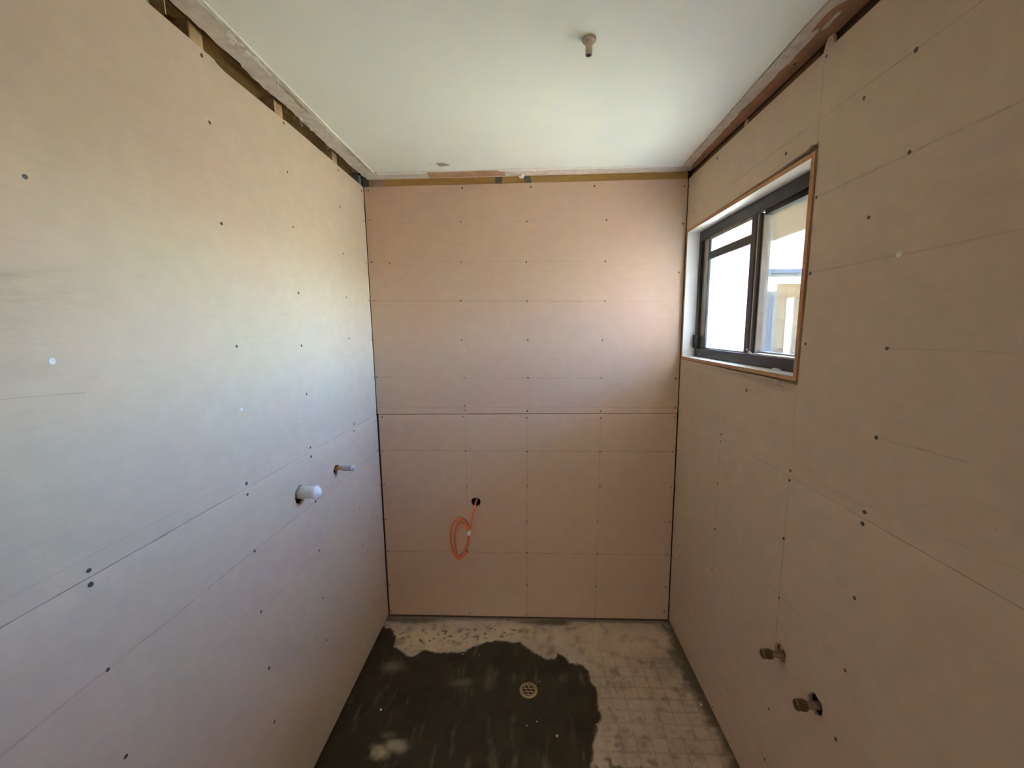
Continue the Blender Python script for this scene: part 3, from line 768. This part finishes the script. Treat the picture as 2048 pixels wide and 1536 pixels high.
# ------------------------------------------------------------------ window
win = empty('window_1', (W + .055, -.46, 1.49)); setting(win, 'small sliding window in a dark aluminium frame with raw timber lining', 'window')
off = Vector((-(W + .055), .46, -1.49))
def wobj(name, bm, mats, smooth=False):
    bmesh.ops.translate(bm, verts=bm.verts, vec=off)
    return obj(name, bm, mats, win, smooth)
Y0, Y1, Z0, Z1 = -.908, -.016, 1.491, 2.126   # outer lining
LT = .014
XF, XB = W - .004, W + .100
def lining(name, poly, a, b, axis, white_pred, wood):
    bm = bmesh.new(); prism(bm, poly, axis, a, b)
    bmesh.ops.recalc_face_normals(bm, faces=bm.faces)
    for f in bm.faces:
        f.normal_update(); f.material_index = 1 if white_pred(f.normal) else 0
    return wobj(name, bm, [wood, m_white])
lining('jamb_board', [(XF, Y1 - LT), (XB, Y1 - LT), (XB, Y1), (XF, Y1)], Z0, Z1, 2, lambda n: n.y < -.5, m_wood_win_v)
lining('jamb_board', [(XF, Y0), (XB, Y0), (XB, Y0 + LT), (XF, Y0 + LT)], Z0, Z1, 2, lambda n: n.y > .5, m_wood_win_v)
lining('head_board', [(XF, Z1 - LT), (XB, Z1 - LT), (XB, Z1), (XF, Z1)], Y0 + LT, Y1 - LT, 1, lambda n: n.z < -.5, m_wood_win)
lining('sill_board', [(XF, Z0), (XB, Z0), (XB, Z0 + LT), (XF, Z0 + LT)], Y0 + LT, Y1 - LT, 1, lambda n: n.z > .5, m_wood_win)
for y, z in ((-.10, 2.119), (-.35, 2.118), (-.62, 2.119), (-.86, 2.118), (-.12, 1.498), (-.33, 1.499), (-.62, 1.499), (-.82, 1.499), (-.901, 2.06), (-.902, 1.83), (-.901, 1.57)):
    g = bmesh.new(); lathe(g, (XF + .0004, y, z), (-1, 0, 0), [(0, .0028), (.0008, .0024)], 8); wobj('nail', g, m_screw)
iy0, iy1, iz0, iz1 = Y0 + LT, Y1 - LT, Z0 + LT, Z1 - LT
fx0, fx1 = W + .055, W + .100
# outer aluminium frame
wobj('frame_head', bevel(bx((fx0, iy0, 2.066), (fx1, iy1, iz1)), .0015), m_alu)
wobj('frame_sill', bevel(bx((fx0, iy0, iz0), (fx1, iy1, 1.548)), .0015), m_alu)
wobj('frame_stile', bevel(bx((fx0, iy1 - .024, 1.548), (fx1, iy1, 2.066)), .0012), m_alu)
wobj('frame_stile', bevel(bx((fx0, iy0, 1.548), (fx1, iy0 + .022, 2.066)), .0012), m_alu)
wobj('track_strip', bx((fx0 - .001, -.895, 1.5465), (fx0 + .016, -.555, 1.552)), m_alu_lt)
wobj('head_track', bx((fx0 + .012, -.87, 2.050), (fx1 - .004, -.56, 2.066)), m_seal)
# fixed light (far): toplight over a tall obscure pane
wobj('sash_stile', bevel(bx((fx0 + .014, iy1 - .086, 1.548), (fx0 + .034, iy1 - .024, 2.066)), .001), m_alu_lt)
wobj('seal_strip', bx((fx0 + .010, iy1 - .094, 1.548), (fx0 + .030, iy1 - .086, 2.064)), m_seal)
mulb = bmesh.new()
box(mulb, (fx0 + .002, -.524, 1.550), (fx0 + .026, -.492, 2.066))
wobj('mullion', bevel(mulb, .0015), plain('bronze_mullion', (.055, .045, .060), .35, .4))
wobj('mullion_strip', bevel(bx((fx0 + .006, -.536, 1.552), (fx0 + .034, -.526, 2.062)), .0008), m_alu_lt)
wobj('sash_stile', bevel(bx((fx0 + .004, -.552, 1.552), (fx0 + .038, -.538, 2.060)), .001), m_alu)
wobj('mullion_strip', bevel(bx((fx0 + .010, -.560, 1.552), (fx0 + .040, -.5535, 2.058)), .0008), m_alu_lt)
wobj('transom', bevel(bx((fx0 + .006, -.492, 1.964), (fx0 + .032, -.120, 2.000)), .0015), m_alu)
wobj('transom_lip', bx((fx0 + .004, -.492, 1.996), (fx0 + .007, -.120, 1.9985)), plain('worn_aluminium', (.22, .21, .20), .35, .6))
wobj('glazing_bead', bx((fx0 + .010, -.492, 2.054), (fx0 + .028, -.122, 2.066)), m_alu_lt)
wobj('glazing_bead', bx((fx0 + .012, -.492, 1.548), (fx0 + .028, -.122, 1.5535)), m_alu_lt)
wobj('glass_pane', bx((fx0 + .018, -.494, 1.998), (fx0 + .022, -.118, 2.058)), m_textured)['label'] = 'speckled frosted pane above the transom'
wobj('glass_pane', bx((fx0 + .018, -.494, 1.550), (fx0 + .022, -.118, 1.966)), m_obscure)['label'] = 'large frosted white pane'
# sliding light (near): clear pane
wobj('bottom_rail', bx((fx0 + .026, -.875, 1.552), (fx0 + .040, -.556, 1.5585)), m_alu_lt)
wobj('glass_pane', bx((fx0 + .030, -.880, 1.555), (fx0 + .034, -.552, 2.056)), m_glass)['label'] = 'clear dusty pane'
lb = bmesh.new(); box(lb, (fx0 - .014, iy1 - .040, 1.548), (fx0 + .004, iy1 - .010, 1.612)); wobj('latch', bevel(lb, .003, 2), m_seal)
g = bmesh.new(); tube(g, [(W + .095, -.622, 1.552), (W + .095, -.633, 1.574), (W + .095, -.649, 1.5735), (W + .095, -.6475, 1.552)], .0016, 6); wobj('pull_loop', g, plain('dark_wire', (.12, .12, .12), .4, .6))
for (y, z, s) in ((-.535, 1.556, .008), (-.520, 1.564, .006), (-.548, 1.553, .006), (-.10, 1.519, .006)):
    rr = random.Random(int(1000 * s + 100 * z))
    g = bmesh.new(); bmesh.ops.create_icosphere(g, subdivisions=1, radius=s)
    for v in g.verts: v.co = Vector((v.co.x * .5, v.co.y, v.co.z)) * rr.uniform(.6, 1.1) + Vector((fx0 + .001, y, z))
    wobj('dirt_crumb', g, m_plaster)
g = bmesh.new(); prism(g, [(-.700, 1.5055), (-.712, 1.512), (-.735, 1.511), (-.745, 1.5055)], 0, fx0 - .010, fx0 - .001); wobj('paint_flake', g, m_white)

# ------------------------------------------------------------------ fittings
# waste pipe, left wall
t = empty('waste_pipe', (0, *WASTE)); tag(t, 'capped white plastic waste pipe stub sticking out of the left wall', 'pipe')
g = bmesh.new(); lathe(g, (-.09, 0, 0), (1, 0, 0), [(0, .0235), (.138, .0235)], 28); obj('pipe', g, m_pvc, t, False)
g = bmesh.new(); lathe(g, (.047, 0, 0), (1, 0, 0), [(0, .0240), (.003, .0246), (.010, .0244), (.015, .0205), (.022, .0125), (.0245, .008), (.025, .001)], 28); obj('cap', g, m_pvc_cap, t, False)['label'] = 'white rounded end cap'
# water pipe
t = empty('water_pipe', (0, *WATER)); tag(t, 'slim brass water outlet with grey threaded fitting on the left wall', 'pipe')
g = bmesh.new(); lathe(g, (-.09, 0, 0), (1, 0, 0), [(0, .0088), (.118, .0088), (.120, .0098), (.124, .0098)], 20); obj('pipe', g, m_brass_br, t)
g = bmesh.new(); lathe(g, (.026, 0, 0), (1, 0, 0), [(0, .0098), (.002, .0118), (.036, .0118), (.037, .0125), (.042, .0125), (.043, .0100)], 6, ph=.3); obj('nut', g, m_grey_fit, t)
g = bmesh.new(); lathe(g, (.068, 0, 0), (1, 0, 0), [(0, .0118), (.004, .0118), (.005, .0096)] + [(.005 + .0014*k, .0098 if k % 2 else .0090) for k in range(6)] + [(.0150, .0092), (.0152, .0055), (.008, .005)], 20); obj('threaded_end', g, plain('pale_grey_fitting', (.60, .60, .60), .45), t)
g = bmesh.new(); box(g, (-.004, -.007, .0075), (.006, -.001, .0145)); box(g, (.004, .0, .008), (.009, .005, .013)); obj('lug', g, m_brass, t)
# two tap bodies, right wall
def tap(loc, label, L):
    t = empty('tap_body', loc); tag(t, label, 'tap', 'tap bodies on the right wall')
    g = bmesh.new(); lathe(g, (.06, 0, 0), (-1, 0, 0), [(0, .0105), (.086, .0105), (.090, .0085), (.094, .0085)], 20); obj('pipe', g, m_copper, t)
    g = bmesh.new(); tube(g, [(.040, 0, .055), (.040, 0, .012), (.045, 0, 0)], .0095, 12); obj('riser_pipe', g, m_copper, t)
    g = bmesh.new(); lathe(g, (-.026, 0, 0), (-1, 0, 0), [(0, .0095), (.004, .0150), (.018, .0150), (.020, .0118)], 6, ph=.4); obj('nut', g, m_brass, t)
    g = bmesh.new(); lathe(g, (-.046, 0, 0), (-1, 0, 0), [(0, .0110), (.003, .0110), (.0035, .0140), (L - .050, .0145), (L - .047, .0115)], 20); obj('cap', g, m_brass, t)
tap((W, TAP1[0] - .002, TAP1[1] - .003), 'dull brass tap body on the right wall, farther from the viewpoint and slightly higher', .060)
tap((W, TAP2[0] - .004, TAP2[1] + .001), 'dull brass tap body on the right wall, nearer one in the larger hole', .058)
# ceiling pipe
t = empty('ceiling_pipe', (.991, -.936, H)); tag(t, 'short tarnished pipe stub with round flange hanging from the white ceiling', 'pipe')
g = bmesh.new(); lathe(g, (0, 0, 0), (0, 0, -1), [(-.002, .0185), (.003, .0190), (.0065, .0165), (.0075, .0105)], 26); obj('flange', g, m_nickel, t)
g = bmesh.new(); lathe(g, (0, 0, -.0075), (-.02, 0, -1), [(0, .0098), (.004, .0092), (.031, .0088), (.0315, .0070), (.022, .0065)], 22); obj('pipe', g, m_nickel, t)
g = bmesh.new(); lathe(g, (-.0006, 0, -.0370), (-.02, 0, -1), [(-.001, .0062), (.0012, .0062)], 16); obj('bore_shade', g, m_bore, t)  # dark disc painted in place of the shade inside the pipe
g = bmesh.new(); lathe(g, (-.0042, -.003, -.037), (0, 0, -1), [(0, .0030), (.003, .0028), (.0065, .0012)], 10); obj('drip', g, m_bore, t)
# orange cable coil, end wall
t = empty('cable_coil', (.495, -.03, .538)); tag(t, 'coiled orange electrical cable hanging from a round hole in the end wall', 'cable')
ctl = [(.545,.075,.735),(.534,.03,.712),(.528,-.006,.690),(.520,-.018,.660),(.507,-.026,.60),(.4965,-.034,.540),(.489,-.040,.480),(.470,-.042,.418),(.440,-.034,.382),(.415,-.024,.381),(.395,-.017,.415),(.384,-.013,.473),(.388,-.012,.540),(.408,-.014,.590),(.440,-.020,.611),(.472,-.028,.595),(.490,-.036,.565),(.4935,-.041,.538),(.486,-.046,.475),(.464,-.046,.420),(.440,-.040,.392),(.420,-.032,.398),(.409,-.024,.440),(.408,-.020,.500),(.420,-.018,.558),(.443,-.022,.590),(.470,-.031,.582),(.4885,-.041,.555),(.4915,-.047,.535),(.488,-.051,.485),(.482,-.052,.447)]
def cpts(l): return [Vector(p) - Vector((.495, -.03, .538)) for p in l]
g = bmesh.new(); tube(g, spline(cpts(ctl), 7), .0046, 9); obj('cable', g, m_cable, t, True)
g = bmesh.new(); tube(g, cpts([(.4822, -.052, .449), (.4795, -.052, .436)]), .0033, 8); obj('cut_end', g, m_cable_cut, t)
g = bmesh.new(); lathe(g, Vector((.4965, -.0345, .552)) - Vector((.495, -.03, .538)), (-.15, -.1, -1), [(0, .0130), (.026, .0134)], 14); bmesh.ops.scale(g, vec=(.85, 1.15, 1), verts=g.verts); obj('tape', g, m_tape, t)['label'] = 'white tape wrap'
# floor drain
t = empty('floor_drain', (.819, -.460, FZ)); tag(t, 'round brass floor drain grate set in the dark damp concrete', 'drain')
g = bmesh.new(); lathe(g, (0, 0, 0), (0, 0, 1), [(-.004, .0420), (.003, .0415), (.0045, .0385), (.0045, .0325), (.0006, .0322)], 36, caps=False)
obj('rim', g, m_drain, t)
g = bmesh.new(); lathe(g, (0, 0, .0006), (0, 0, 1), [(0, .0323), (.0004, .0323)], 30); obj('well_shade', g, m_bore, t)  # dark disc under the bars, painted as the shade below the grate
for k in range(-1, 3):
    for ang, o_, nm in ((0, (k - .5) * .0160, 'bar'), (math.radians(62), (k - .5) * .0185, 'bar')):
        if abs(o_) > .031: continue
        h = math.sqrt(.0326**2 - o_**2)
        g = bmesh.new(); box(g, (-h, o_ - .0019, .0012), (h, o_ + .0019, .0042 if ang == 0 else .0040))
        bmesh.ops.rotate(g, cent=(0, 0, 0), matrix=Matrix.Rotation(-ang if ang else .02, 3, 'Z'), verts=g.verts)
        obj(nm, g, m_drain, t)
# crumbs of plaster on the floor
CR = [(.936,-.668,.0055,'on the damp patch, nearest the viewpoint'),(.855,-.609,.0040,'on the damp patch in front of the drain, right of another'),(.812,-.628,.0034,'on the damp patch in front of the drain, left of another'),(.873,-.413,.0032,'on the damp patch just right of the floor drain'),(1.585,-.51,.0065,'in the dirt along the right wall'),(.564,-.262,.0032,'on the damp patch edge, right one of two'),(.481,-.261,.0036,'on the damp patch edge, left one of two'),(.166,-.575,.0065,'on the damp patch near the left wall'),(1.107,-.613,.0030,'on the right edge of the damp patch'),(.742,-.039,.0034,'against the middle of the end wall')]
for i, (x, y, s, d) in enumerate(CR):
    rr = random.Random(300 + i)
    g = bmesh.new(); bmesh.ops.create_icosphere(g, subdivisions=1, radius=s)
    for v in g.verts: v.co = Vector((v.co.x * rr.uniform(.6, 1.1), v.co.y * rr.uniform(.7, 1.2), max(-s * .3, v.co.z * .6)))
    bmesh.ops.translate(g, verts=g.verts, vec=(0, 0, s * .3))
    o = obj('plaster_crumb', g, m_crumb); o.location = (x, y, FZ + .0004)
    tag(o, 'small pale plaster crumb ' + d, 'debris', 'plaster crumbs on the floor')

# ------------------------------------------------------------------ outside
gr = bmesh.new(); box(gr, (W + .12, -14, -.34), (40, 40, -.30)); 
go = obj('ground', gr, plain('pale_paving', (.50, .43, .22), .9, var=.1, scale=3)); setting(go, 'sunlit pale paved ground outside the window', 'ground')
wg = obj('wall_light_blocker', bx((W + .119, -1.90, -.299), (6.5, -1.75, 2.7)), plain('blocker_brick', (.115, .08, .05), .9, var=.2)); setting(wg, 'added dark brick wall beside the window, unseen, blocking side light', 'wall')  # unseen wall added to cut the light reaching the end wall
# own eave with post
ev = empty('eave', (2.1, -1.0, 2.2)); tag(ev, 'underside of the house eave seen through the top of the window', 'eave')
eo = Vector((-2.1, 1.0, -2.2))
def eobj(name, bm, m, parent, o):
    bmesh.ops.translate(bm, verts=bm.verts, vec=o); return obj(name, bm, m, parent)
m_soffit = plain('soffit_beige', (.22, .175, .125), .9, var=.2, scale=60, bump=.6)
sf = bmesh.new()
pts = [(W + .12, -1.745), (W + .12, 1.4)] + [(2.425 + d, y) for y, d in ragged(1.4, -.6, 26, .006, 77)] + [(2.425, -1.745)]
prism(sf, pts, 2, 2.20, 2.215)
eobj('soffit', sf, m_soffit, ev, eo)
eobj('rafter_void', bx((W + .12, -1.745, 2.24), (2.40, 1.38, 2.50)), m_soffit, ev, eo)
pp = empty('porch_post', (2.372, .785, -.30)); tag(pp, 'beige porch post outside, just right of the window mullion', 'post')
eobj('shaft', bevel(bx((2.330, .738, -.24), (2.415, .83, 2.199)), .004), m_soffit, pp, Vector((-2.372, -.785, .30)))
eobj('foot', bevel(bx((2.310, .718, -.299), (2.435, .85, -.2405)), .004), m_soffit, pp, Vector((-2.372, -.785, .30)))
# neighbouring house, brick wall facing the window at an angle
HY = 7.4
nh = empty('neighbour_house', (7.0, HY, -.30)); tag(nh, 'overexposed yellow brick house with pale roof seen through the clear pane', 'house')
no = Vector((-7.0, -HY, .30))
m_mortar = plain('mortar', (.13, .10, .06), .95)
eobj('wall', bx((4.5, HY, -.30), (11.0, HY + .2, 2.88)), m_mortar, nh, no)
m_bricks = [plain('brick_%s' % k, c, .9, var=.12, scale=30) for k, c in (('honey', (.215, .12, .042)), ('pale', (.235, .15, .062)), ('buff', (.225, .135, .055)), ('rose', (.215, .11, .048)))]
bms = []
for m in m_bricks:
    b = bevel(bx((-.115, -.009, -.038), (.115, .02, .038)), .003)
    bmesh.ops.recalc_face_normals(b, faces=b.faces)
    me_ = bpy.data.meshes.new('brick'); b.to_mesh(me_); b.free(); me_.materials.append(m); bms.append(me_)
rr = random.Random(5)
z = 2.53; row = 0
while z > 1.0:
    x = 6.435 + (.115 if row % 2 == 0 else .23 * .25 + .06)
    while x < 8.0:
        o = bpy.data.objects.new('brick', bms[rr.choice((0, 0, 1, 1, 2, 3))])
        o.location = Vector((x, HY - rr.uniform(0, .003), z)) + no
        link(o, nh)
        x += .24
    z -= .086; row += 1
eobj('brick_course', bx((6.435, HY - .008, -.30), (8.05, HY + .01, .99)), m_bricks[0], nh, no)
eobj('wall_panel', bx((5.0, HY - .03, 2.425), (6.43, HY + .02, 2.72)), plain('white_cladding', (.78, .78, .72), .7, var=.03), nh, no)
eobj('wall_panel', bx((5.0, HY - .025, -.30), (6.43, HY + .02, 2.42)), plain('white_cladding_low', (.74, .74, .70), .7, var=.03), nh, no)
eobj('soffit', bx((4.3, HY - .42, 2.700), (11, HY, 2.715)), m_white, nh, no)
eobj('frieze', bx((6.43, HY - .012, 2.585), (8.05, HY + .01, 2.71)), m_white, nh, no)
gb = bmesh.new(); box(gb, (4.3, HY - .45, 2.69), (11, HY - .425, 2.80)); eobj('fascia', gb, plain('fascia_grey', (.16, .16, .17), .6), nh, no)
gb = bmesh.new()
prof = [(-.575, 2.84), (-.575, 2.755), (-.56, 2.742), (-.47, 2.742), (-.455, 2.755), (-.455, 2.85), (-.46, 2.85), (-.46, 2.762), (-.565, 2.762), (-.565, 2.845)]
A = [gb.verts.new((4.3, HY + a, b)) for a, b in prof]; B = [gb.verts.new((11, HY + a, b)) for a, b in prof]
gb.faces.new(A); gb.faces.new(B)
for i in range(len(prof)): gb.faces.new((A[i], A[(i+1) % len(prof)], B[(i+1) % len(prof)], B[i]))
eobj('gutter', gb, plain('gutter_grey', (.07, .075, .085), .6, .0), nh, no)
g = bmesh.new(); box(g, (6.62, HY - .59, 2.735), (6.66, HY - .44, 2.86)); eobj('gutter_bracket', g, m_white, nh, no)
sl_ = .36
rb_ = bmesh.new(); 
A = [rb_.verts.new(p) for p in ((4.3, HY - .50, 2.83), (11, HY - .50, 2.83), (11, HY + 4, 2.83 + 4.5*sl_), (4.3, HY + 4, 2.83 + 4.5*sl_))]
B = [rb_.verts.new(v.co + Vector((0, 0, -.06))) for v in A]
rb_.faces.new(A); rb_.faces.new(B[::-1])
for i in range(4): rb_.faces.new((A[i], A[(i+1) % 4], B[(i+1) % 4], B[i]))
m_tile = plain('roof_tile_pale', (.62, .60, .56), .7, var=.06)
eobj('roof', rb_, m_tile, nh, no)
tb = bevel(bx((-.148, -.02, 0), (.148, .36, .022)), .004); bmesh.ops.recalc_face_normals(tb, faces=tb.faces)
bmesh.ops.rotate(tb, cent=(0, 0, 0), matrix=Matrix.Rotation(math.atan(sl_) - .03, 3, 'X'), verts=tb.verts)
me_t = bpy.data.meshes.new('roof_tile'); tb.to_mesh(me_t); tb.free(); me_t.materials.append(m_tile)
for r in range(12):
    for k in range(9):
        o = bpy.data.objects.new('roof_tile', me_t)
        yy = HY - .52 + r * .32
        o.location = Vector((6.05 + k * .30 + (.15 if r % 2 else 0), yy, 2.83 + (yy - HY + .5) * sl_ + .008)) + no
        link(o, nh)
# security door
sd_ = empty('security_door', (6.2 - 7.0, -.06, .30 + .30), nh)
so = Vector((-6.2, -(HY - .06), -.30))
m_df = plain('door_frame_cream', (.15, .135, .10), .7)
m_dm = plain('door_grille', (.17, .16, .16), .6)
dx0, dx1, dz0, dz1 = 5.62, 6.425, .30, 2.415
eobj('frame_head', bx((dx0, HY - .075, dz1 - .085), (dx1, HY - .04, dz1)), m_df, sd_, so)
eobj('frame_stile', bx((dx1 - .055, HY - .075, dz0), (dx1, HY - .04, dz1 - .085)), m_df, sd_, so)
eobj('frame_stile', bx((dx0, HY - .075, dz0), (dx0 + .055, HY - .04, dz1 - .085)), m_df, sd_, so)
eobj('frame_sill', bx((dx0 + .055, HY - .075, dz0), (dx1 - .055, HY - .04, dz0 + .10)), m_df, sd_, so)
eobj('screen', bx((dx0 + .05, HY - .050, dz0 + .05), (dx1 - .05, HY - .042, dz1 - .05)), plain('insect_screen', (.105, .10, .105), .8), sd_, so)
g = bmesh.new()
ga, gb2, gc, gd = dx0 + .055, dx1 - .055, dz0 + .10, dz1 - .085
stp = .085; slope = 1.6
k = -40
def clipline(x0, s):
    pts = []
    za, zb = gc, gd
    xa, xb = x0, x0 + s * (gd - gc) / slope
    t0, t1 = 0.0, 1.0
    dxx = xb - xa
    for lo, hi in ((ga, gb2),):
        if abs(dxx) < 1e-9: return None
        u0, u1 = sorted(((lo - xa) / dxx, (hi - xa) / dxx))
        t0, t1 = max(t0, u0), min(t1, u1)
    if t1 - t0 < .004: return None
    return (xa + dxx * t0, za + (zb - za) * t0), (xa + dxx * t1, za + (zb - za) * t1)
for s in (1, -1):
    x0 = ga - 2.2
    while x0 < gb2 + 2.2:
        c_ = clipline(x0, s)
        if c_:
            (xa, za), (xb, zb) = c_
            tube(g, [(xa, HY - .056 - .003 * s, za), (xb, HY - .056 - .003 * s, zb)], .008, 4)
        x0 += stp
dg = eobj('diamond_grille', g, m_dm, sd_, so)
# narrow bright window in the brick wall
nw = empty('narrow_window', (6.765 - 7.0, -.02, 1.5 + .30), nh)
nwo = Vector((-6.765, -(HY - .02), -1.5))
eobj('window_frame', bevel(bx((6.700, HY - .030, .95), (6.830, HY - .010, 2.26)), .006), m_white, nw, nwo)
eobj('pane', bx((6.720, HY - .034, 1.0), (6.812, HY - .030, 2.23)), plain('white_blind', (.80, .80, .78), .6, var=.02), nw, nwo)
